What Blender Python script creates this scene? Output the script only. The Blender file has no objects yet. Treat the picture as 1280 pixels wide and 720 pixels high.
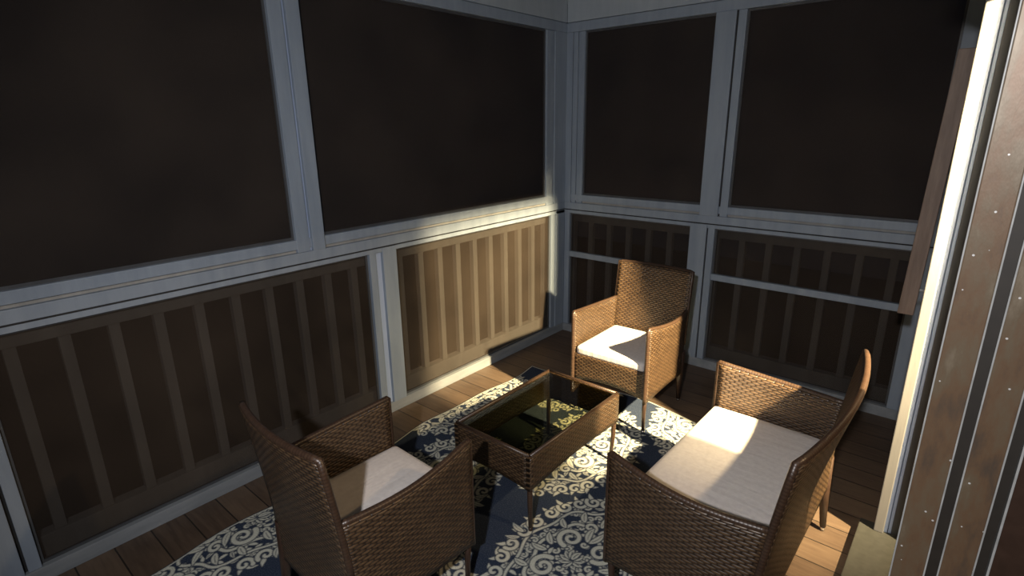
import bpy, bmesh, math, random
import numpy as np
from mathutils import Vector, Matrix
random.seed(7)
S = bpy.context.scene
COL = S.collection
PI = math.pi

# ------------------------------------------------------------------ camera, world, lights, exposure
YAW, PITCH, ROLL, FPX = 0.706474, -0.291117, -0.012581, 684.615
cam_d = bpy.data.cameras.new('camera'); cam = bpy.data.objects.new('camera', cam_d); COL.objects.link(cam)
cam_d.sensor_fit = 'HORIZONTAL'; cam_d.sensor_width = 36.0; cam_d.lens = 36.0 * FPX / 1280.0
cam_d.clip_start = 0.05; cam_d.clip_end = 200
fw = Vector((-math.sin(YAW)*math.cos(PITCH), math.cos(YAW)*math.cos(PITCH), math.sin(PITCH)))
rt = Vector((math.cos(YAW), math.sin(YAW), 0)); up = rt.cross(fw)
r2 = rt*math.cos(ROLL) + up*math.sin(ROLL); u2 = -rt*math.sin(ROLL) + up*math.cos(ROLL)
M = Matrix((r2, u2, -fw)).transposed().to_4x4(); M.translation = Vector((2.594416, -3.720365, 1.74))
cam.matrix_world = M
S.camera = cam

w = bpy.data.worlds.new('night'); S.world = w; w.use_nodes = True
w.node_tree.nodes['Background'].inputs['Color'].default_value = (0.55, 0.68, 1.0, 1)
w.node_tree.nodes['Background'].inputs['Strength'].default_value = 0.006

def lamp(name, kind, loc, power, color, size, target=None, spot=None, blend=None):
    d = bpy.data.lights.new(name, kind); o = bpy.data.objects.new(name, d); COL.objects.link(o)
    o.location = loc; d.energy = power; d.color = color
    d.shadow_soft_size = size
    if target is not None:
        o.rotation_euler = (Vector(target) - Vector(loc)).to_track_quat('-Z', 'Y').to_euler()
    if spot: d.spot_size = spot; d.spot_blend = blend
    return o
# doorway lamp behind the photographer, floodlight outside the right hand doorway
lamp('hall_lamp', 'SPOT', (2.62, -4.28, 2.09), 212, (1.0, 0.965, 0.96), 0.035, (1.05, -1.95, .85), math.radians(108), 1.0)
lamp('flood_lamp', 'SPOT', (3.82, -1.80, 2.48), 5300, (1.0, 0.78, 0.43), 0.045, (1.03, -.06, .30), math.radians(68), 1.0)
lamp('flood_lamp_spill', 'POINT', (3.82, -1.80, 2.48), 420, (1.0, 0.68, 0.36), 0.045)

vs = S.view_settings
S.display_settings.display_device = 'sRGB'
vs.view_transform = 'Standard'; vs.look = 'None'; vs.exposure = 0.0; vs.gamma = 1.0; vs.use_curve_mapping = False

# ------------------------------------------------------------------ materials
def newmat(name):
    m = bpy.data.materials.new(name); m.use_nodes = True
    nt = m.node_tree; b = nt.nodes['Principled BSDF']
    return m, nt, b
def node(nt, t, **kw):
    n = nt.nodes.new(t)
    for k, v in kw.items():
        if isinstance(v, tuple) and k[0] == '_':
            pass
        setattr(n, k, v)
    return n
def lk(nt, a, b): nt.links.new(a, b)
def math_n(nt, op, a, b=None, c=None):
    n = nt.nodes.new('ShaderNodeMath'); n.operation = op
    for i, v in enumerate((a, b, c)):
        if v is None: continue
        if isinstance(v, (int, float)): n.inputs[i].default_value = v
        else: nt.links.new(v, n.inputs[i])
    return n.outputs[0]
def noise(nt, vec, scale, detail=3, rough=0.5, mapscale=None):
    if mapscale:
        mp = nt.nodes.new('ShaderNodeMapping'); mp.inputs['Scale'].default_value = mapscale
        nt.links.new(vec, mp.inputs['Vector']); vec = mp.outputs[0]
    n = nt.nodes.new('ShaderNodeTexNoise'); n.inputs['Scale'].default_value = scale
    n.inputs['Detail'].default_value = detail; n.inputs['Roughness'].default_value = rough
    nt.links.new(vec, n.inputs['Vector']); return n.outputs['Fac']
def ramp(nt, fac, stops):
    n = nt.nodes.new('ShaderNodeValToRGB'); cr = n.color_ramp
    while len(cr.elements) < len(stops): cr.elements.new(0.5)
    for e, (p, c) in zip(cr.elements, stops):
        e.position = p; e.color = (*c, 1)
    nt.links.new(fac, n.inputs['Fac']); return n.outputs['Color']
def bump(nt, b, h, strength, dist):
    n = nt.nodes.new('ShaderNodeBump'); n.inputs['Strength'].default_value = strength; n.inputs['Distance'].default_value = dist
    nt.links.new(h, n.inputs['Height']); nt.links.new(n.outputs[0], b.inputs['Normal'])
def coords(nt, which='Object'):
    return nt.nodes.new('ShaderNodeTexCoord').outputs[which]

def mat_paint(name, c1, c2, rough=0.55, stretch=(1, 1, .15)):
    m, nt, b = newmat(name); co = coords(nt)
    f = noise(nt, co, 14, 4, .6, stretch)
    lk(nt, ramp(nt, f, [(0.3, c1), (0.7, c2)]), b.inputs['Base Color'])
    b.inputs['Roughness'].default_value = rough
    bump(nt, b, noise(nt, co, 90, 3, .6, stretch), .25, .002)
    return m
M_paint = mat_paint('blue_grey_trim_paint', (.205, .250, .315), (.265, .315, .385))
M_plate = mat_paint('dimmed_bottom_plate_paint', (.17, .19, .21), (.27, .29, .31), .65, (1, .15, 1))  # darker than the trim paint, standing in for weaker light low down
M_cream = mat_paint('cream_jamb_paint', (.15, .15, .155), (.18, .18, .183))
M_bluetrim = mat_paint('blue_trim_paint', (.30, .37, .52), (.36, .44, .60))
M_rail = mat_paint('weathered_rail_wood', (.24, .24, .23), (.34, .335, .32), .75)
M_channel = mat_paint('dark_grey_channel', (.045, .048, .053), (.07, .073, .08), .5)
M_ceil = mat_paint('ceiling_paint', (.30, .35, .40), (.36, .41, .46))
M_siding = mat_paint('wall_paint', (.34, .40, .44), (.40, .46, .50))
M_black = mat_paint('black_seam', (.012, .012, .014), (.02, .02, .02), .8)

def mat_floor():
    m, nt, b = newmat('stained_deck_boards'); co = coords(nt)
    sp = nt.nodes.new('ShaderNodeSeparateXYZ'); lk(nt, co, sp.inputs[0])
    row = math_n(nt, 'FLOOR', math_n(nt, 'DIVIDE', sp.outputs[1], .14))
    fr = math_n(nt, 'FRACT', math_n(nt, 'DIVIDE', sp.outputs[1], .14))
    gap = math_n(nt, 'LESS_THAN', math_n(nt, 'ABSOLUTE', math_n(nt, 'SUBTRACT', fr, .5)), .478)
    wn = nt.nodes.new('ShaderNodeTexWhiteNoise'); wn.noise_dimensions = '1D'; lk(nt, row, wn.inputs['W'])
    cv = nt.nodes.new('ShaderNodeCombineXYZ')
    lk(nt, math_n(nt, 'ADD', sp.outputs[0], math_n(nt, 'MULTIPLY', wn.outputs['Value'], 9)), cv.inputs[0])
    lk(nt, sp.outputs[1], cv.inputs[1]); lk(nt, wn.outputs['Value'], cv.inputs[2])
    g = noise(nt, cv.outputs[0], 6, 6, .65, (.8, 9, 1))
    blot = noise(nt, co, 5, 3, .6)
    f = math_n(nt, 'ADD', math_n(nt, 'MULTIPLY', g, .55), math_n(nt, 'ADD', math_n(nt, 'MULTIPLY', wn.outputs['Value'], .25), math_n(nt, 'MULTIPLY', blot, .3)))
    col = ramp(nt, f, [(.3, (.055, .036, .025)), (.55, (.110, .074, .050)), (.8, (.16, .112, .075))])
    mx = nt.nodes.new('ShaderNodeMix'); mx.data_type = 'RGBA'
    lk(nt, gap, mx.inputs[0]); mx.inputs[6].default_value = (.02, .014, .01, 1); lk(nt, col, mx.inputs[7])
    lk(nt, mx.outputs[2], b.inputs['Base Color'])
    b.inputs['Roughness'].default_value = .5
    bump(nt, b, math_n(nt, 'ADD', math_n(nt, 'MULTIPLY', gap, .6), math_n(nt, 'MULTIPLY', g, .4)), .5, .004)
    return m
M_floor = mat_floor()

def mat_wicker(name, dark, mid, light, vs_=.0125, us=.036, bs=.7):
    m, nt, b = newmat(name); uv = coords(nt, 'UV')
    sp = nt.nodes.new('ShaderNodeSeparateXYZ'); lk(nt, uv, sp.inputs[0])
    nz = noise(nt, uv, 9, 2, .5)
    v = math_n(nt, 'ADD', math_n(nt, 'DIVIDE', sp.outputs[1], vs_), math_n(nt, 'MULTIPLY', nz, .35))
    row = math_n(nt, 'FLOOR', v); fv = math_n(nt, 'FRACT', v)
    ph = math_n(nt, 'MULTIPLY', math_n(nt, 'MODULO', math_n(nt, 'ABSOLUTE', row), 2.0), .5)
    u = math_n(nt, 'ADD', math_n(nt, 'DIVIDE', sp.outputs[0], us), ph)
    fu = math_n(nt, 'FRACT', u)
    over = math_n(nt, 'SINE', math_n(nt, 'MULTIPLY', fu, PI))              # strand arches over its stake
    prof = math_n(nt, 'SINE', math_n(nt, 'MULTIPLY', fv, PI))
    prof = math_n(nt, 'POWER', prof, .5)
    h = math_n(nt, 'MULTIPLY', math_n(nt, 'POWER', over, .45), prof)
    cell = nt.nodes.new('ShaderNodeTexWhiteNoise'); cell.noise_dimensions = '2D'
    cv = nt.nodes.new('ShaderNodeCombineXYZ'); lk(nt, math_n(nt, 'FLOOR', u), cv.inputs[0]); lk(nt, row, cv.inputs[1]); lk(nt, cv.outputs[0], cell.inputs['Vector'])
    t = math_n(nt, 'ADD', math_n(nt, 'MULTIPLY', h, .75), math_n(nt, 'MULTIPLY', cell.outputs['Value'], .22))
    lk(nt, ramp(nt, t, [(.12, dark), (.5, mid), (.95, light)]), b.inputs['Base Color'])
    b.inputs['Roughness'].default_value = .38
    b.inputs['Specular IOR Level'].default_value = .55
    bump(nt, b, h, bs, .004)
    return m
M_wick = mat_wicker('brown_resin_wicker', (.006, .004, .003), (.040, .023, .013), (.108, .066, .034))
M_wickT = mat_wicker('brown_resin_wrap', (.02, .011, .007), (.036, .020, .013), (.058, .034, .021), .30, .012, .15)

def mat_plain(name, c, rough=.5, metal=0, spec=.5):
    m, nt, b = newmat(name); co = coords(nt)
    f = noise(nt, co, 40, 3)
    lk(nt, ramp(nt, f, [(.3, tuple(x*.82 for x in c)), (.7, tuple(min(1, x*1.12) for x in c))]), b.inputs['Base Color'])
    b.inputs['Roughness'].default_value = rough; b.inputs['Metallic'].default_value = metal
    b.inputs['Specular IOR Level'].default_value = spec
    return m
M_leg = mat_plain('brown_powder_coated_steel', (.035, .02, .014), .38)
M_chrome = mat_plain('metal_foot', (.75, .74, .72), .25, 1.0)
M_ground = mat_plain('dark_ground', (.012, .011, .009), .95)
M_bind = mat_plain('navy_rug_binding', (.05, .075, .12), .9)
M_thresh = mat_plain('worn_grey_threshold', (.035, .036, .032), .6)
M_gasket = mat_plain('black_gasket', (.014, .011, .008), .6)
M_alu = mat_plain('pale_worn_edge', (.36, .37, .37), .45, .2)

def mat_cushion():
    m, nt, b = newmat('off_white_cushion_fabric'); co = coords(nt)
    f = noise(nt, co, 60, 3)
    lk(nt, ramp(nt, f, [(.3, (.62, .575, .55)), (.7, (.70, .655, .625))]), b.inputs['Base Color'])
    b.inputs['Roughness'].default_value = .9
    fold = noise(nt, co, 3.2, 3, .55, (1.0, 8.0, 1.0))
    wv = noise(nt, co, 300, 2, .5)
    bump(nt, b, math_n(nt, 'ADD', fold, math_n(nt, 'MULTIPLY', wv, .02)), .55, .006)
    return m
M_cush = mat_cushion()

def mat_screen(nm, c0, c1, ca, cb):
    m = bpy.data.materials.new(nm); m.use_nodes = True; nt = m.node_tree; nt.nodes.clear()
    out = nt.nodes.new('ShaderNodeOutputMaterial'); mix = nt.nodes.new('ShaderNodeMixShader')
    tr = nt.nodes.new('ShaderNodeBsdfTransparent'); df = nt.nodes.new('ShaderNodeBsdfDiffuse')
    co = coords(nt)
    f = noise(nt, co, 2.2, 3, .5)
    lk(nt, ramp(nt, f, [(.3, ca), (.7, cb)]), df.inputs['Color'])
    g = noise(nt, co, 420, 1, .5)
    lk(nt, math_n(nt, 'ADD', c0, math_n(nt, 'MULTIPLY', g, c1)), mix.inputs[0])
    lk(nt, tr.outputs[0], mix.inputs[1]); lk(nt, df.outputs[0], mix.inputs[2]); lk(nt, mix.outputs[0], out.inputs[0])
    return m
M_screen = mat_screen('charcoal_insect_screen', .34, .22, (.038, .030, .025), (.064, .050, .040))
M_dimmer_mesh = mat_screen('flood_dimming_mesh', .50, .10, (.03, .028, .026), (.05, .045, .04))

def mat_glass():
    m = bpy.data.materials.new('smoked_table_glass'); m.use_nodes = True; nt = m.node_tree; nt.nodes.clear()
    out = nt.nodes.new('ShaderNodeOutputMaterial'); mix = nt.nodes.new('ShaderNodeMixShader')
    tr = nt.nodes.new('ShaderNodeBsdfTransparent'); tr.inputs[0].default_value = (.48, .48, .38, 1)
    gl = nt.nodes.new('ShaderNodeBsdfGlossy'); gl.inputs['Roughness'].default_value = .03; gl.inputs['Color'].default_value = (.9, .9, .9, 1)
    fr = nt.nodes.new('ShaderNodeFresnel'); fr.inputs['IOR'].default_value = 1.4
    gg = nt.nodes.new('ShaderNodeNewGeometry')
    lk(nt, math_n(nt, 'MULTIPLY', fr.outputs[0], math_n(nt, 'SUBTRACT', 1.0, gg.outputs['Backfacing'])), mix.inputs[0]); lk(nt, tr.outputs[0], mix.inputs[1]); lk(nt, gl.outputs[0], mix.inputs[2]); lk(nt, mix.outputs[0], out.inputs[0])
    return m
M_glass = mat_glass()

def mat_stile():
    m, nt, b = newmat('dusty_bronze_aluminium'); co = coords(nt)
    f = noise(nt, co, 16, 5, .65, (1.4, 1.4, .45))
    col = ramp(nt, f, [(.30, (.070, .054, .042)), (.47, (.125, .078, .046)), (.60, (.125, .095, .062)), (.78, (.20, .165, .12))])
    # small water drops and grit
    vo = nt.nodes.new('ShaderNodeTexVoronoi'); vo.inputs['Scale'].default_value = 58
    lk(nt, co, vo.inputs['Vector'])
    pick = math_n(nt, 'GREATER_THAN', nt_col_value(nt, vo.outputs['Color']), .62)
    dot = math_n(nt, 'MULTIPLY', math_n(nt, 'LESS_THAN', vo.outputs['Distance'], .10), pick)
    mx = nt.nodes.new('ShaderNodeMix'); mx.data_type = 'RGBA'
    lk(nt, dot, mx.inputs[0]); lk(nt, col, mx.inputs[6]); mx.inputs[7].default_value = (.55, .55, .54, 1)
    lk(nt, mx.outputs[2], b.inputs['Base Color'])
    b.inputs['Roughness'].default_value = .42; b.inputs['Metallic'].default_value = .25
    bump(nt, b, math_n(nt, 'ADD', f, dot), .5, .002)
    return m
def nt_col_value(nt, colsock):
    s = nt.nodes.new('ShaderNodeSeparateColor'); nt.links.new(colsock, s.inputs[0]); return s.outputs[0]
M_stile = mat_stile()

def mat_board():
    m, nt, b = newmat('brown_board_wood'); co = coords(nt)
    f = noise(nt, co, 10, 6, .6, (6, 6, .6))
    lk(nt, ramp(nt, f, [(.3, (.11, .075, .057)), (.7, (.20, .145, .112))]), b.inputs['Base Color'])
    b.inputs['Roughness'].default_value = .6
    bump(nt, b, f, .3, .003)
    return m
M_board = mat_board()

def mat_rug():
    m, nt, b = newmat('navy_damask_rug_pile'); co = coords(nt)
    at = nt.nodes.new('ShaderNodeAttribute'); at.attribute_name = 'damask'
    pat = nt_col_value(nt, at.outputs['Color'])
    f = noise(nt, co, 220, 2); g = noise(nt, co, 3, 2)
    navy = ramp(nt, f, [(.3, (.017, .026, .050)), (.7, (.032, .046, .078))])
    cream = ramp(nt, f, [(.3, (.46, .47, .40)), (.7, (.62, .62, .54))])
    mx = nt.nodes.new('ShaderNodeMix'); mx.data_type = 'RGBA'
    lk(nt, math_n(nt, 'MULTIPLY_ADD', pat, 1.0, math_n(nt, 'MULTIPLY', math_n(nt, 'SUBTRACT', f, .5), .25)), mx.inputs[0])
    mx.clamp_factor = True
    lk(nt, navy, mx.inputs[6]); lk(nt, cream, mx.inputs[7])
    lk(nt, mx.outputs[2], b.inputs['Base Color']); b.inputs['Roughness'].default_value = .95
    b.inputs['Specular IOR Level'].default_value = .15
    bump(nt, b, math_n(nt, 'ADD', math_n(nt, 'MULTIPLY', pat, .5), f), .5, .003)
    return m
M_rug = mat_rug()

# ------------------------------------------------------------------ mesh helpers
def link(name, me, mat=None, parent=None, smooth=False):
    o = bpy.data.objects.new(name, me); COL.objects.link(o)
    if mat: me.materials.append(mat)
    if parent: o.parent = parent
    if smooth: me.polygons.foreach_set('use_smooth', [True]*len(me.polygons))
    return o
def empty(name, loc=(0, 0, 0), rz=0):
    o = bpy.data.objects.new(name, None); COL.objects.link(o); o.location = loc; o.rotation_euler = (0, 0, rz)
    o.empty_display_size = .1; return o
def tag(o, label=None, cat=None, group=None, kind=None):
    if label: o['label'] = label
    if cat: o['category'] = cat
    if group: o['group'] = group
    if kind: o['kind'] = kind
    return o
class B:
    """collects shapes into one mesh"""
    def __init__(s): s.bm = bmesh.new()
    def box(s, x0, x1, y0, y1, z0, z1, bev=0.0):
        r = bmesh.ops.create_cube(s.bm, size=1.0); vs_ = r['verts']
        for v in vs_:
            v.co = Vector(((x0+x1)/2 + v.co.x*abs(x1-x0), (y0+y1)/2 + v.co.y*abs(y1-y0), (z0+z1)/2 + v.co.z*abs(z1-z0)))
        if bev:
            es = list({e for v in vs_ for e in v.link_edges})
            bmesh.ops.bevel(s.bm, geom=es, offset=bev, segments=2, affect='EDGES', profile=.6)
        return s
    def tube(s, pts, rad, n=10, cap=True):
        pts = [Vector(p) for p in pts]; rings = []
        rr = rad if isinstance(rad, (list, tuple)) else [rad]*len(pts)
        uvl = s.bm.loops.layers.uv.verify()
        dist = [0]
        for i in range(1, len(pts)): dist.append(dist[-1] + (pts[i]-pts[i-1]).length)
        prev = None
        for i, p in enumerate(pts):
            t = (pts[min(i+1, len(pts)-1)] - pts[max(i-1, 0)]).normalized()
            a = prev if prev is not None else (Vector((0, 0, 1)) if abs(t.z) < .9 else Vector((1, 0, 0)))
            x = (a - t*a.dot(t)).normalized(); y = t.cross(x); prev = x
            rings.append([s.bm.verts.new(p + (x*math.cos(2*PI*k/n) + y*math.sin(2*PI*k/n))*rr[i]) for k in range(n)])
        for i in range(len(rings)-1):
            for k in range(n):
                f = s.bm.faces.new((rings[i][k], rings[i][(k+1) % n], rings[i+1][(k+1) % n], rings[i+1][k])); f.smooth = True
                for l, (dd, kk) in zip(f.loops, ((dist[i], k), (dist[i], k+1), (dist[i+1], k+1), (dist[i+1], k))):
                    l[uvl].uv = (dd, kk*2*PI*rr[i]/n)
        if cap:
            s.bm.faces.new(list(reversed(rings[0]))); s.bm.faces.new(rings[-1])
        return s
    def panel(s, fn, U, V, nu, nv, th):
        """woven slab: fn(u,v)->point of mid surface, u in 0..U, v in 0..V metres"""
        P = [[Vector(fn(U*i/nu, V*j/nv)) for j in range(nv+1)] for i in range(nu+1)]
        N = [[None]*(nv+1) for _ in range(nu+1)]
        for i in range(nu+1):
            for j in range(nv+1):
                du = P[min(i+1, nu)][j]-P[max(i-1, 0)][j]; dv = P[i][min(j+1, nv)]-P[i][max(j-1, 0)]
                N[i][j] = du.cross(dv).normalized()
        uvl = s.bm.loops.layers.uv.verify()
        G = []
        for sd in (1, -1):
            G.append([[s.bm.verts.new(P[i][j] + N[i][j]*sd*th/2) for j in range(nv+1)] for i in range(nu+1)])
        def quad(vs_, uvs):
            f = s.bm.faces.new(vs_); f.smooth = True
            for l, t in zip(f.loops, uvs): l[uvl].uv = t
        for g, fl in ((G[0], False), (G[1], True)):
            for i in range(nu):
                for j in range(nv):
                    ids = [(i, j), (i+1, j), (i+1, j+1), (i, j+1)]
                    if fl: ids.reverse()
                    quad([g[a][b_] for a, b_ in ids], [(U*a/nu, V*b_/nv) for a, b_ in ids])
        rim = [(i, 0) for i in range(nu)] + [(nu, j) for j in range(nv)] + [(i, nv) for i in range(nu, 0, -1)] + [(0, j) for j in range(nv, 0, -1)]
        for k in range(len(rim)):
            a, b_ = rim[k], rim[(k+1) % len(rim)]
            f = s.bm.faces.new((G[0][b_[0]][b_[1]], G[0][a[0]][a[1]], G[1][a[0]][a[1]], G[1][b_[0]][b_[1]]))
            for l, t in zip(f.loops, ((U*b_[0]/nu, V*b_[1]/nv), (U*a[0]/nu, V*a[1]/nv), (U*a[0]/nu, V*a[1]/nv+.004), (U*b_[0]/nu, V*b_[1]/nv+.004))): l[uvl].uv = t
        return s
    def build(s, name, mat=None, parent=None, smooth=False):
        me = bpy.data.meshes.new(name); s.bm.normal_update(); s.bm.to_mesh(me); s.bm.free()
        return link(name, me, mat, parent, smooth)
def box(name, mat, parent, *a, bev=.003):
    return B().box(*a, bev=bev).build(name, mat, parent)
def struct(name, mat, *a, bev=.0):
    return tag(B().box(*a, bev=bev).build(name, mat), kind='structure')

# ------------------------------------------------------------------ setting
H_CEIL = 2.62
struct('floor', M_floor, -0.14, 2.90, -5.2, 0.14, -0.12, 0.0)
struct('ceiling', M_ceil, -0.14, 3.1, -5.2, 0.14, H_CEIL, H_CEIL+.06)
tag(B().box(-14, 18, -18, 14, -2.55, -2.5).build('ground', M_ground), kind='structure')

def wall(name):
    e = empty(name); tag(e, kind='structure'); return e
WL = wall('wall_left'); WB = wall('wall_back'); WR = wall('wall_right')

def lbox(name, mat, u0, u1, z0, z1, d0, d1, bev=.003, side='L', parent=None):
    """a board on the left (u=y) or back (u=x) wall; d = depth into the porch from the wall plane (negative = outwards)"""
    if side == 'L': return box(name, mat, parent or WL, d0, d1, min(u0, u1), max(u0, u1), z0, z1, bev=bev)
    return box(name, mat, parent or WB, min(u0, u1), max(u0, u1), -d1, -d0, z0, z1, bev=bev)

# plane of the trim faces is d = 0; screens sit a little behind it
for sd, u_end, u_corner, sgn in (('L', -5.2, -.0, -1), ('B', 2.50, 0.0, 1)):
    # header, top trim with a dark seam above it
    lbox('header', M_ceil, u_corner, u_end, 2.462, H_CEIL, -.09, .0, side=sd)
    lbox('top_trim', M_paint, u_corner, u_end, 2.392, 2.458, -.06, .004, side=sd)
    # sill of the upper screens: sloped look from two bands with a groove, a hairline gap below
    lbox('sill', M_paint, u_corner, u_end, 1.068, 1.122, -.05, .004, side=sd)
    lbox('sill_groove', M_rail, u_corner, u_end, 1.120, 1.140, -.05, -.020, side=sd, bev=0)
    lbox('upper_frame_bottom', M_paint, u_corner, u_end, 1.138, 1.188, -.05, -.004, side=sd)
    lbox('gap_strip', M_black, u_corner, u_end, 1.058, 1.070, -.05, -.003, side=sd, bev=0)
    # top piece of the lower screens
    lbox('lower_frame_top', M_paint, u_corner, u_end, 1.036, 1.060, -.05, .002, side=sd, bev=.001)
    # bottom plate
    lbox('bottom_plate', M_plate, u_corner, u_end, 0.0, .066, -.06, .004, side=sd)

# left wall posts: upper mullion and lower post do not line up
lbox('upper_mullion', M_paint, -2.199, -2.270, 1.122, 2.392, -.05, .008)
lbox('upper_mullion_frame', M_paint, -2.282, -2.352, 1.122, 2.392, -.05, -.002)
lbox('upper_mullion_groove', M_bluetrim, -2.268, -2.284, 1.122, 2.392, -.05, -.012, bev=0)
lbox('lower_post', M_paint, -1.742, -1.841, .066, 1.060, -.05, .006)
lbox('lower_post_frame', M_paint, -1.884, -1.928, .066, 1.038, -.05, -.002)
lbox('lower_post_recess', M_bluetrim, -1.839, -1.886, .066, 1.038, -.05, -.016, bev=0)
lbox('lower_post_frame', M_paint, -3.590, -3.632, .066, 1.038, -.05, -.002)
lbox('lower_post', M_paint, -3.644, -3.86, .066, 1.060, -.05, .006)
lbox('lower_post_seam', M_black, -3.628, -3.648, .066, 1.038, -.05, -.018, bev=0)
lbox('upper_mullion', M_paint, -4.2, -4.36, 1.122, 2.392, -.05, .008)
lbox('end_post', M_paint, -5.05, -5.2, .066, 2.385, -.05, .008)
# corner, left side
lbox('corner_post', M_paint, -.0, -.150, 1.122, 2.392, -.05, .002)
lbox('corner_stop', M_paint, -.152, -.240, 1.122, 2.392, -.05, -.006)
lbox('corner_post', M_paint, -.0, -.118, .066, 1.060, -.05, .002)
lbox('corner_stop', M_paint, -.120, -.172, .066, 1.038, -.05, -.006)
# corner, back side
lbox('corner_post', M_paint, .0, .055, 1.122, 2.392, -.05, .002, side='B')
lbox('corner_stop', M_paint, .060, .100, 1.122, 2.392, -.05, -.002, side='B')
lbox('corner_frame', M_paint, .105, .158, 1.122, 2.392, -.05, -.006, side='B')
lbox('corner_stop', M_paint, .0, .048, .066, 1.038, -.05, -.002, side='B')
# back wall mullions
lbox('upper_mullion', M_paint, 1.135, 1.262, 1.122, 2.392, -.05, .008, side='B')
lbox('upper_mullion_groove', M_black, 1.260, 1.274, 1.122, 2.392, -.05, -.006, side='B', bev=0)
lbox('upper_mullion_frame', M_paint, 1.272, 1.322, 1.122, 2.392, -.05, -.002, side='B')
lbox('lower_post', M_paint, 1.078, 1.196, .066, 1.060, -.05, .006, side='B')
lbox('lower_post_groove', M_black, 1.194, 1.206, .066, 1.038, -.05, -.006, side='B', bev=0)
lbox('lower_post_frame', M_paint, 1.204, 1.250, .066, 1.038, -.05, -.002, side='B')
lbox('mid_rail', M_paint, .048, 1.078, .670, .714, -.05, -.006, side='B')
lbox('mid_rail', M_paint, 1.250, 2.388, .670, .714, -.05, -.006, side='B')
lbox('end_post', M_paint, 2.388, 2.50, .066, 1.060, -.05, .004, side='B')
lbox('end_post', M_paint, 2.388, 2.50, 1.122, 2.392, -.05, .004, side='B')

# screens with a slim spline frame: window_<n>
def window(n, side, u0, u1, z0, z1, d=-.030):
    e = empty('window_%d' % n); tag(e, kind='structure')
    lo, hi = min(u0, u1), max(u0, u1); t = .012
    f = B()
    def bx(a0, a1, c0, c1):
        if side == 'L': f.box(d-.008, d+.006, a0, a1, c0, c1)
        else: f.box(a0, a1, -d-.006, -d+.008, c0, c1)
    bx(lo, hi, z0-.004, z0+t); bx(lo, hi, z1-t, z1+.004); bx(lo, lo+t, z0+t, z1-t); bx(hi-t, hi, z0+t, z1-t)
    f.build('screen_frame', M_channel, e)
    g = B()
    if side == 'L': g.box(d-.0016, d-.0004, lo+.002, hi-.002, z0+.002, z1-.002)
    else: g.box(lo+.002, hi-.002, -d+.0004, -d+.0016, z0+.002, z1-.002)
    g.build('insect_screen_or_dimmer', M_screen, e)
    return e
window(1, 'L', -.240, -2.199, 1.190, 2.392)
window(2, 'L', -2.352, -4.20, 1.190, 2.392)
window(3, 'B', .158, 1.135, 1.190, 2.392)
window(4, 'B', 1.322, 2.388, 1.190, 2.392)
window(5, 'L', -.172, -1.742, .066, 1.036)
window(6, 'L', -1.928, -3.590, .066, 1.036)
window(7, 'B', .048, 1.078, .066, 1.036)
window(8, 'B', 1.250, 2.388, .066, 1.036)
window(9, 'L', -3.86, -5.05, .066, 1.036)

# railings outside the lower screens
def railing(side, u0, u1, centres, label, dep=-.10, zt=1.055, zb=.05):
    mid = (u0+u1)/2
    e = empty('railing', (dep, mid, 0) if side == 'L' else (mid, -dep, 0)); tag(e, label, 'railing', 'porch railings behind the screens')
    def rb(name, a0, a1, z0, z1, h, bev=.003):
        a0 -= mid; a1 -= mid
        if side == 'L': return box(name, M_rail, e, -h, h, min(a0, a1), max(a0, a1), z0, z1, bev=bev)
        return box(name, M_rail, e, min(a0, a1), max(a0, a1), -h, h, z0, z1, bev=bev)
    rb('top_rail', u0, u1, zt-.095, zt, .032)
    rb('bottom_rail', u0, u1, zb, zb+.105, .03)
    for c in centres: rb('baluster', c-.0205, c+.0205, zb+.104, zt-.094, .019, bev=.002)
railing('L', -.02, -1.83, [-.150-.167*k for k in range(10)], 'weathered baluster railing behind the warm-lit lower screen, left of the corner')
railing('L', -1.84, -3.57, [-1.987-.1676*k for k in range(10)], 'weathered baluster railing behind the dark lower screen at the far left')
railing('L', -3.62, -5.05, [-3.72-.17*k for k in range(7)], 'weathered baluster railing beyond the lower post at the far left edge')
railing('B', .02, 1.15, [.035+.1715*k for k in range(7)], 'baluster railing behind the short lower screen at the back of the far armchair')
railing('B', 1.17, 2.45, [1.242+.1735*k for k in range(7)], 'baluster railing behind the wide lower screen beyond the loveseat')

# right hand wall: solid end, header above the doorway, low threshold
box('wall_panel', M_siding, WR, 2.502, 2.60, -1.165, .0, 0, H_CEIL, bev=0)
box('door_header', M_siding, WR, 2.502, 2.62, -2.66, -1.165, 2.13, H_CEIL, bev=0)
box('added_flood_cutoff', M_siding, WR, 2.60, 2.63, -2.66, -1.295, 2.06, 2.14, bev=0)  # unseen strip added to cut the floodlight off the upper screens
box('threshold', M_thresh, WR, 2.443, 2.60, -2.66, -1.18, 0.0, .05, bev=.004)
d1 = empty('door_1'); tag(d1, kind='structure')
JY = -1.238
box('door_jamb', M_cream, d1, 2.499, 2.534, JY, -1.165, .05, 2.13, bev=.003)
box('door_stop_or_blocker', M_bluetrim, d1, 2.533, 2.546, JY+.016, -1.165, .05, 2.13, bev=.002)
box('door_stop_or_blocker', M_bluetrim, d1, 2.548, 2.559, JY+.020, -1.165, .05, 2.13, bev=.002)
box('door_channel', M_channel, d1, 2.559, 2.618, JY+.020, -1.10, .0, 2.13, bev=.003)
box('door_stop_or_blocker', M_channel, d1, 2.618, 2.636, JY-.024, -1.10, .0, 2.13, bev=.002)  # unseen post added to keep the floodlight off the stops and channel
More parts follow.
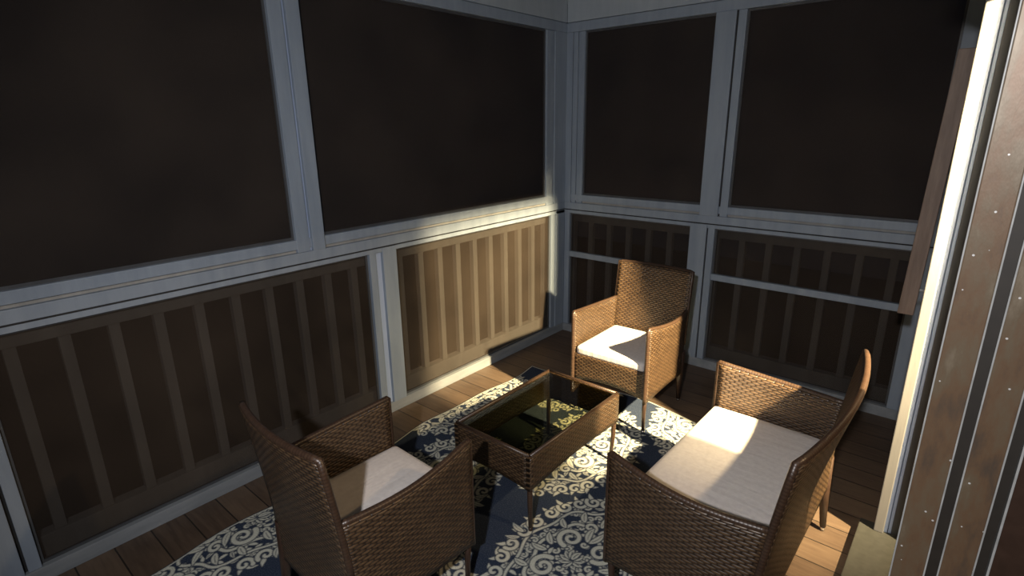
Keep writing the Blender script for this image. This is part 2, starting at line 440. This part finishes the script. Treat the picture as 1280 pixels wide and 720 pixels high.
# unseen mesh panel added to dim the floodlight in the nearer part of the doorway
d3 = empty('added_flood_dimmer'); tag(d3, kind='structure')
box('insect_screen_or_dimmer', M_dimmer_mesh, d3, 2.606, 2.608, -2.60, -1.71, 0.05, 2.11, bev=0)
box('dimmer_rail', M_channel, d3, 2.60, 2.616, -2.60, -1.71, 2.09, 2.13, bev=.002)
box('dimmer_rail', M_channel, d3, 2.60, 2.616, -2.60, -1.71, 0.0, .06, bev=.002)
# sliding door stiles near the photographer
d2 = empty('door_2'); tag(d2, kind='structure')
YS = -2.62
def stile(x0, x1, y, dp=.045):
    st = box('door_stile', M_stile, d2, x0+.002, x1-.002, y, y+dp, .0, 2.13, bev=.002)
    for a in (x0, x1-.0026):
        box('stile_edge', M_alu, st, a, a+.0026, y-.002, y+dp, .0, 2.13, bev=.001)
    return st
stile(2.5893, 2.640, YS)
box('weather_strip', M_gasket, d2, 2.640, 2.656, YS+.012, YS+.04, 0, 2.13, bev=0)
stile(2.656, 2.703, YS+.004)
box('weather_strip', M_gasket, d2, 2.703, 2.717, YS+.014, YS+.04, 0, 2.13, bev=0)
box('pale_edge', M_alu, d2, 2.717, 2.7205, YS-.006, YS+.04, 0, 2.13, bev=.001)
box('door_leaf', M_leg, d2, 2.7205, 3.00, YS-.003, YS+.04, 0, 2.13, bev=.002)

# ------------------------------------------------------------------ wooden board hanging beside the jamb
bd = empty('wooden_board', (2.4515, -1.15, 1.0))
tag(bd, 'narrow brown wooden board hanging upright beside the brightly lit cream door jamb', 'board')
g = B().box(-.0265, .0265, -.012, .012, 0, .97, bev=.003)
for v in g.bm.verts: v.co.x += .024*(v.co.z/.97)
g.build('plank', M_board, bd)
B().tube([(.0, .012, .90), (.052, .012, .90)], .006).build('hook', M_alu, bd)
B().tube([(.0, .012, .10), (.052, .012, .10)], .006).build('hook', M_alu, bd)

# ------------------------------------------------------------------ rug with damask scrollwork
def damask_tile(W=.84, Hh=1.42, res=.003):
    nx, ny = int(round(W/res)), int(round(Hh/res))
    T = np.zeros((ny, nx))
    X = (np.arange(nx)+.5)*res; Y = (np.arange(ny)+.5)*res
    S_ = [1.0, 1.0]
    def disc(cx, cy, r, val):
        for ox in (-W, 0, W):
            for oy in (-Hh, 0, Hh):
                x0, y0 = cx+ox, cy+oy
                i0, i1 = int((x0-r)/res)-1, int((x0+r)/res)+2; j0, j1 = int((y0-r)/res)-1, int((y0+r)/res)+2
                i0, j0 = max(i0, 0), max(j0, 0); i1, j1 = min(i1, nx), min(j1, ny)
                if i0 >= i1 or j0 >= j1: continue
                dx = X[i0:i1][None, :]-x0; dy = Y[j0:j1][:, None]-y0
                a = np.clip((r-np.sqrt(dx*dx+dy*dy))/res+.5, 0, 1)
                T[j0:j1, i0:i1] = T[j0:j1, i0:i1]*(1-a)+val*a
    def run(pts, radii, org, fl, val=1, out=.0055):
        P = [(org[0]+fl*S_[0]*x, org[1]+S_[1]*y) for x, y in pts]
        if val and out:
            for (x, y), r in zip(P, radii): disc(x, y, r+out, 0)
        for (x, y), r in zip(P, radii): disc(x, y, r, val)
    def stroke(pts, r0, r1, org, fl, out=.0055):
        n = len(pts); run(pts, [r0+(r1-r0)*k/(n-1) for k in range(n)], org, fl, 1, out)
    def spiral(cx, cy, R, a0, turns, sgn=1, n=46):
        return [(cx+R*(1-.84*t)*math.cos(a0+sgn*turns*2*PI*t), cy+R*(1-.84*t)*math.sin(a0+sgn*turns*2*PI*t)) for t in np.linspace(0, 1, n)]
    def leaf(x, y, a, L, wd, org, fl, vein=True, out=.005):
        n = 15
        pts = [(x+math.cos(a+.35*k/n)*L*k/n, y+math.sin(a+.35*k/n)*L*k/n) for k in range(n+1)]
        run(pts, [max(.0024, wd*math.sin(PI*min(1, k/n*.84+.14))) for k in range(n+1)], org, fl, 1, out)
        if vein: run(pts[2:-3], [.0021]*(n-4), org, fl, 0, 0)
    rnd = random.Random(11)
    def medallion(org, sx, sy, A=.232, Bh=.35, nl=15, rings=((.84, .0065), (.60, .0075))):
        S_[0], S_[1] = sx, sy
        # ground cover of small leaves and curls, mirrored
        fill = []
        for i in range(420):
            x, y = rnd.uniform(.0, A*.98), rnd.uniform(-Bh, Bh)*.98
            if (x/A)**2+(y/Bh)**2 > .92: continue
            if any((x-p[0])**2+(y-p[1])**2 < .021**2 for p in fill): continue
            fill.append((x, y, rnd.uniform(0, 2*PI), rnd.random()))
        for fl in (1, -1):
            for x, y, a, q in fill:
                if q < .45: stroke(spiral(x, y, .016, a, 1.0, 1, 20), .0050, .0036, org, fl, .0035)
                else: leaf(x-.012*math.cos(a), y-.012*math.sin(a), a, .032, .0075, org, fl, q > .8, .0035)
        for fl in (1, -1):
            for sc, r in rings:
                pts = [(A*sc*math.cos(a)*(1+.05*math.cos(8*a)), Bh*sc*math.sin(a)*(1+.05*math.cos(8*a))) for a in np.linspace(-PI/2, PI/2, 110)]
                stroke(pts, r, r, org, fl)
            for k in range(nl):
                a = -PI/2+PI*k/(nl-1); ox, oy = A*max(0, math.cos(a))**.9, Bh*math.sin(a); s = 1 if k % 2 else -1
                leaf(ox*1.06, oy*1.05, a+s*.9, .048, .0095, org, fl, False)
                leaf(ox*1.04, oy*1.04, a-s*.8, .040, .0085, org, fl, False)
                stroke(spiral(ox*1.02, oy*1.02, .032, a+s*1.2, 1.15, s), .0090, .0050, org, fl)
            for up_ in (1, -1):
                q = Bh/.35
                stroke([(x, up_*y*q) for x, y in spiral(.066, .090, .050, -PI/2, 1.45)], .0120, .006, org, fl)
                stroke([(x, up_*y*q) for x, y in spiral(.038, .185, .030, -PI/2, 1.25, -1)], .0085, .005, org, fl)
                for lx, ly, la, LL in ((.006, .115, 1.0, .075), (.110, .02, .45, .06), (.075, .20, .7, .055), (.12, .125, .4, .05), (.002, .215, 1.25, .08)):
                    leaf(lx, up_*ly*q, up_*la, LL, .0135, org, fl)
            for q in range(6):
                a = -PI/2+PI*q/5; leaf(.006*math.cos(a), .006*math.sin(a), a-.15, .042, .0115, org, fl)
            for up_ in (1, -1):
                leaf(.0, up_*Bh*1.02, up_*(PI/2-.17), .085, .016, org, fl)
                leaf(.014, up_*Bh*1.05, up_*.75, .06, .011, org, fl)
                stroke([(x, up_*y) for x, y in spiral(.050, Bh*1.16, .024, PI, 1.1)], .0065, .004, org, fl)
            leaf(A*1.03, 0, -.15, .06, .013, org, fl); leaf(A*1.0, .035, .6, .05, .010, org, fl); leaf(A*1.0, -.035, -.9, .05, .010, org, fl)
    medallion((W*.5, Hh*.5), 1.10, 1.13)
    medallion((0, 0), 1.10, 1.13)
    return T, W, Hh, res

def make_rug():
    x0, x1, y0, y1 = .275, 1.93, -4.30, -.765
    st = .0035
    nx, ny = int((x1-x0)/st), int((y1-y0)/st)
    T, W, Hh, res = damask_tile()
    gx = np.linspace(x0, x1, nx+1); gy = np.linspace(y0, y1, ny+1)
    XX, YY = np.meshgrid(gx, gy)                        # (ny+1, nx+1)
    u = XX-1.15+W*.5; v = YY+1.45+Hh*.5
    def samp(u, v):
        a = (u/res-.5) % T.shape[1]; b = (v/res-.5) % T.shape[0]
        i0 = np.floor(a).astype(int); j0 = np.floor(b).astype(int); fa, fb = a-i0, b-j0
        i1 = (i0+1) % T.shape[1]; j1 = (j0+1) % T.shape[0]; i0 %= T.shape[1]; j0 %= T.shape[0]
        return (T[j0, i0]*(1-fa)+T[j0, i1]*fa)*(1-fb)+(T[j1, i0]*(1-fa)+T[j1, i1]*fa)*fb
    P = samp(u, v)
    # scroll band along the edges
    dl = np.minimum(np.minimum(XX-x0, x1-XX), np.minimum(y1-YY, YY-y0))
    band = (dl < .012); P = np.where(band, np.where(dl > .005, .85, .1), P)
    # pile thickness, gentle ripples, wavy edge
    yn = (YY-y0)/(y1-y0)
    wav = .016*np.sin(5.1*YY+.6)+.010*np.sin(11*YY)
    edge_l = np.exp(-((XX-x0)/.35)**2)
    Xd = XX+edge_l*(wav+.030*(1-yn)+(-.012))
    far = np.exp(-((y1-YY)/.30)**2)
    Yd = YY+far*(.045*np.exp(-((XX-1.15)/.38)**2)-.055*np.clip((XX-1.2)/.5, 0, 1))
    Z = .005+.0012*np.sin(3.2*YY+XX)*np.exp(-((XX-x0)/.25)**2)
    co = np.stack([Xd, Yd, Z], -1).reshape(-1, 3)
    me = bpy.data.meshes.new('rug'); nv = co.shape[0]
    idx = np.arange(nv).reshape(ny+1, nx+1)
    quads = np.stack([idx[:-1, :-1], idx[:-1, 1:], idx[1:, 1:], idx[1:, :-1]], -1).reshape(-1, 4)
    # skirt down to the floor
    rim = np.concatenate([idx[0, :], idx[1:, -1], idx[-1, -2::-1], idx[-2:0:-1, 0]])
    low = co[rim].copy(); low[:, 2] = .0002
    co2 = np.concatenate([co, low]); n = len(rim); li = nv+np.arange(n)
    sk = np.stack([rim, li, np.roll(li, -1), np.roll(rim, -1)], -1)
    quads = np.concatenate([quads, sk])
    me.vertices.add(len(co2)); me.vertices.foreach_set('co', co2.ravel())
    me.loops.add(quads.size); me.loops.foreach_set('vertex_index', quads.ravel())
    me.polygons.add(len(quads)); me.polygons.foreach_set('loop_start', np.arange(0, quads.size, 4))
    me.polygons.foreach_set('loop_total', np.full(len(quads), 4))
    me.update(calc_edges=True); me.validate()
    at = me.color_attributes.new('damask', 'FLOAT_COLOR', 'POINT')
    vals = np.concatenate([P.ravel(), np.full(n, .1)])
    cols = np.stack([vals, vals, vals, np.ones_like(vals)], -1).astype(np.float32)
    at.data.foreach_set('color', cols.ravel())
    o = link('area_rug', me, M_rug)
    tag(o, 'navy blue area rug with cream damask scroll pattern under the wicker furniture', 'rug')
make_rug()

# ------------------------------------------------------------------ furniture
D2, XR, ZAF, ZAR, XB, ZB = .266, -.236, .650, .616, -.291, .856
def lerp(a, b, t): return a+(b-a)*t
def back_x(z):
    if z < .40: return -.236
    t = (z-.40)/(ZB-.40); return -.236-.055*t**1.25
def seat_thing(name, W, label, cat, group, loc, yaw, bow, bulge, sides=('leg',)):
    root = empty(name, loc, yaw); tag(root, label, cat, group)
    h = W/2
    # arms: bowed outward woven panels with a rounded roll along the top and front edge
    for s in (1, -1):
        def top(u): t = u/L; return lerp(ZAR, ZAF, t)-.014*math.sin(PI*t)
        L = D2-XR
        def fn(u, v, s=s):
            t = u/L; vv = v/.45
            z = lerp(.205+.020*math.sin(PI*t), top(u), vv)
            x = lerp(back_x(z)+.004, D2, t)
            y = s*(h-.013+bulge*math.sin(PI*min(1, t*1.02))*(.35+.65*vv))
            return (x, y, z)
        a = B().panel(fn, L, .45, 22, 14, .022).build('arm_panel', M_wick, root)
        pts = [fn(L*k/18, .45) for k in range(19)]
        pts = [(p[0], p[1], p[2]) for p in pts]
        # turn down the front edge
        front = [fn(L, .45*(1-k/10)) for k in range(0, 11)]
        B().tube(pts + [(f[0]+.004, f[1], f[2]-.004) for f in front], .0115, 10).build('arm_roll', M_wickT, a)
    # backrest, one woven sheet leaning back and bowed in plan, down to the seat box
    Hb = ZB-.205
    def fb(u, v):
        z = .205+v; t = u/W; y = h-.008-(W-.016)*t
        k = max(0, (z-.36)/(ZB-.36))
        return (back_x(z)-bow*k*math.sin(PI*t)**.8, y, z)
    bk = B().panel(fb, W, Hb, max(20, int(W*40)), 24, .024).build('backrest', M_wick, root)
    loop = [fb(0, Hb*k/10) for k in range(3, 11)] + [fb(W*k/24, Hb) for k in range(1, 24)] + [fb(W, Hb*(10-k)/10) for k in range(0, 8)]
    B().tube(loop, .0115, 10).build('back_roll', M_wickT, bk)
    # seat box: front apron and deck
    def ff(u, v):
        t = u/(W-.03); z = .215+.03*math.sin(PI*t)*(1-v/.175)+v*1.0
        return (D2-.012, -(h-.015)+u, z)
    B().panel(ff, W-.03, .175, 20, 6, .022).build('seat_apron', M_wick, root)
    def fd(u, v): return (-.225+v, h-.02-u, .372)
    B().panel(fd, W-.04, D2+.21, 10, 8, .02).build('seat_deck', M_wick, root)
    # legs: front ones straight, rear ones raked and tapered, metal glides
    for s in (1, -1):
        for fx, tx, fz in ((.214+.03, D2-.014, .24), (-.255, -.222, .36)):
            rear = fx < 0
            yb, yt = s*(h-.022), s*(h-.018)
            if rear: g = B().tube([(fx, yb, .016), (lerp(fx, tx, .5), lerp(yb, yt, .5), .18), (tx, yt, fz)], [.0125, .020, .030], 12)
            else: g = B().tube([(fx, yb, .016), (lerp(fx, tx, .5), yb, .13), (tx, yt, fz)], [.0095, .0115, .0135], 12)
            lg = g.build('leg', M_leg, root)
            B().tube([(fx, yb, 0.0), (fx, yb, .018)], [.010, .0095], 12).build('foot_glide', M_chrome, lg)
    return root

def soft_box(name, lx, ly, lz, r, puff, mat, parent, loc, seed=0):
    bm = bmesh.new(); bmesh.ops.create_cube(bm, size=2)
    bmesh.ops.subdivide_edges(bm, edges=bm.edges[:], cuts=15, use_grid_fill=True)
    rnd = random.Random(seed); ph = [rnd.uniform(0, 6) for _ in range(4)]
    for v in bm.verts:
        # concentrate rows near the edges
        def e(c): return math.copysign(1-(1-abs(c))**1.6, c)
        x, y, z = e(v.co.x)*lx/2, e(v.co.y)*ly/2, v.co.z*lz/2
        cx, cy, cz = (max(-l/2+r, min(l/2-r, c)) for l, c in ((lx, x), (ly, y), (lz, z)))
        d = Vector((x-cx, y-cy, z-cz))
        if d.length > 1e-9: d = d.normalized()*min(r, d.length*1.0 if d.length < r else r)
        p = Vector((cx, cy, cz))+d
        k = max(0, 1-(2*x/lx)**4)*max(0, 1-(2*y/ly)**4)
        p.z += (puff if z > 0 else 0)*k + (.0016*math.sin(p.y*26+ph[0])*math.sin(p.x*7+ph[1])*k if z > 0 else 0)
        v.co = p
    me = bpy.data.meshes.new(name); bm.to_mesh(me); bm.free()
    o = link(name, me, mat, parent, True); o.location = loc
    # seam piping round the upper edge
    a, b_ = lx/2-r*.3, ly/2-r*.3; c = r*1.2
    pts = []
    for (sx, sy, a0) in ((1, 1, 0), (-1, 1, PI/2), (-1, -1, PI), (1, -1, 1.5*PI)):
        for k in range(5):
            an = a0+PI/2*k/4; pts.append((sx*(a-c)+c*math.cos(an), sy*(b_-c)+c*math.sin(an), lz/2-r*.55))
    pts.append(pts[0])
    B().tube(pts, .0028, 6, cap=False).build('piping', mat, o)
    return o

Z0 = .006
def cushion(root, W, fwd=0.0, seed=1):
    lx = .475
    return soft_box('seat_cushion', lx, W-.062, .058, .020, .010, M_cush, root, (.262-lx/2+.004+fwd, 0, .382+.029), seed)

far = seat_thing('wicker_armchair', .511, 'brown wicker armchair in the far corner, half golden in the warm light', 'chair', None,
                 (1.102, -.853, Z0), -1.554, .030, .024); cushion(far, .511, 0, 1)
near = seat_thing('wicker_armchair', .511, 'brown wicker armchair nearest on the left, seen from behind with its dark back outside', 'chair', None,
                  (1.102, -2.777, Z0), 1.541, .030, .024); cushion(near, .511, .012, 2)
love = seat_thing('wicker_loveseat', .996, 'wide brown wicker loveseat with one long off-white cushion, right of the coffee table', 'sofa', None,
                  (2.062, -1.782, Z0), 3.129, .055, .030); cushion(love, .996, 0, 3)

# coffee table
tb = empty('coffee_table', (1.124, -1.790, Z0)); tag(tb, 'low brown wicker coffee table with smoked glass top in the middle of the rug', 'table')
tx, ty, tz = .228, .373, .395
for s in (1, -1):
    def fs(u, v, s=s): return (s*(tx-.012), -ty+u, .225+v+.018*math.sin(PI*u/(2*ty))*(1-v/.165))
    B().panel(fs, 2*ty, .165, 22, 6, .022).build('side_panel', M_wick, tb)
    def fe(u, v, s=s): return (-tx+.012+u, s*(ty-.012), .225+v+.015*math.sin(PI*u/(2*tx-.024))*(1-v/.165))
    B().panel(fe, 2*tx-.024, .165, 14, 6, .022).build('end_panel', M_wick, tb)
rimpts = [(-tx+.010, -ty+.010, tz-.004), (tx-.010, -ty+.010, tz-.004), (tx-.010, ty-.010, tz-.004), (-tx+.010, ty-.010, tz-.004)]
rb = B()
for i in range(4):
    a, b_ = Vector(rimpts[i]), Vector(rimpts[(i+1) % 4]); rb.tube([a, a.lerp(b_, .5), b_], .009, 10)
rb.build('top_rim', M_wickT, tb)
box('glass_top', M_glass, tb, -tx+.020, tx-.020, -ty+.020, ty-.020, tz-.010, tz-.005, bev=.001)
for sx in (1, -1):
    for sy in (1, -1):
        lg = B().tube([(sx*(tx-.022), sy*(ty-.03), .014), (sx*(tx-.016), sy*(ty-.02), .14), (sx*(tx-.013), sy*(ty-.013), .385)], [.009, .0115, .0125], 12).build('leg', M_wickT, tb)
        B().tube([(sx*(tx-.022), sy*(ty-.03), 0), (sx*(tx-.022), sy*(ty-.03), .016)], .0095, 12).build('foot_glide', M_leg, lg)
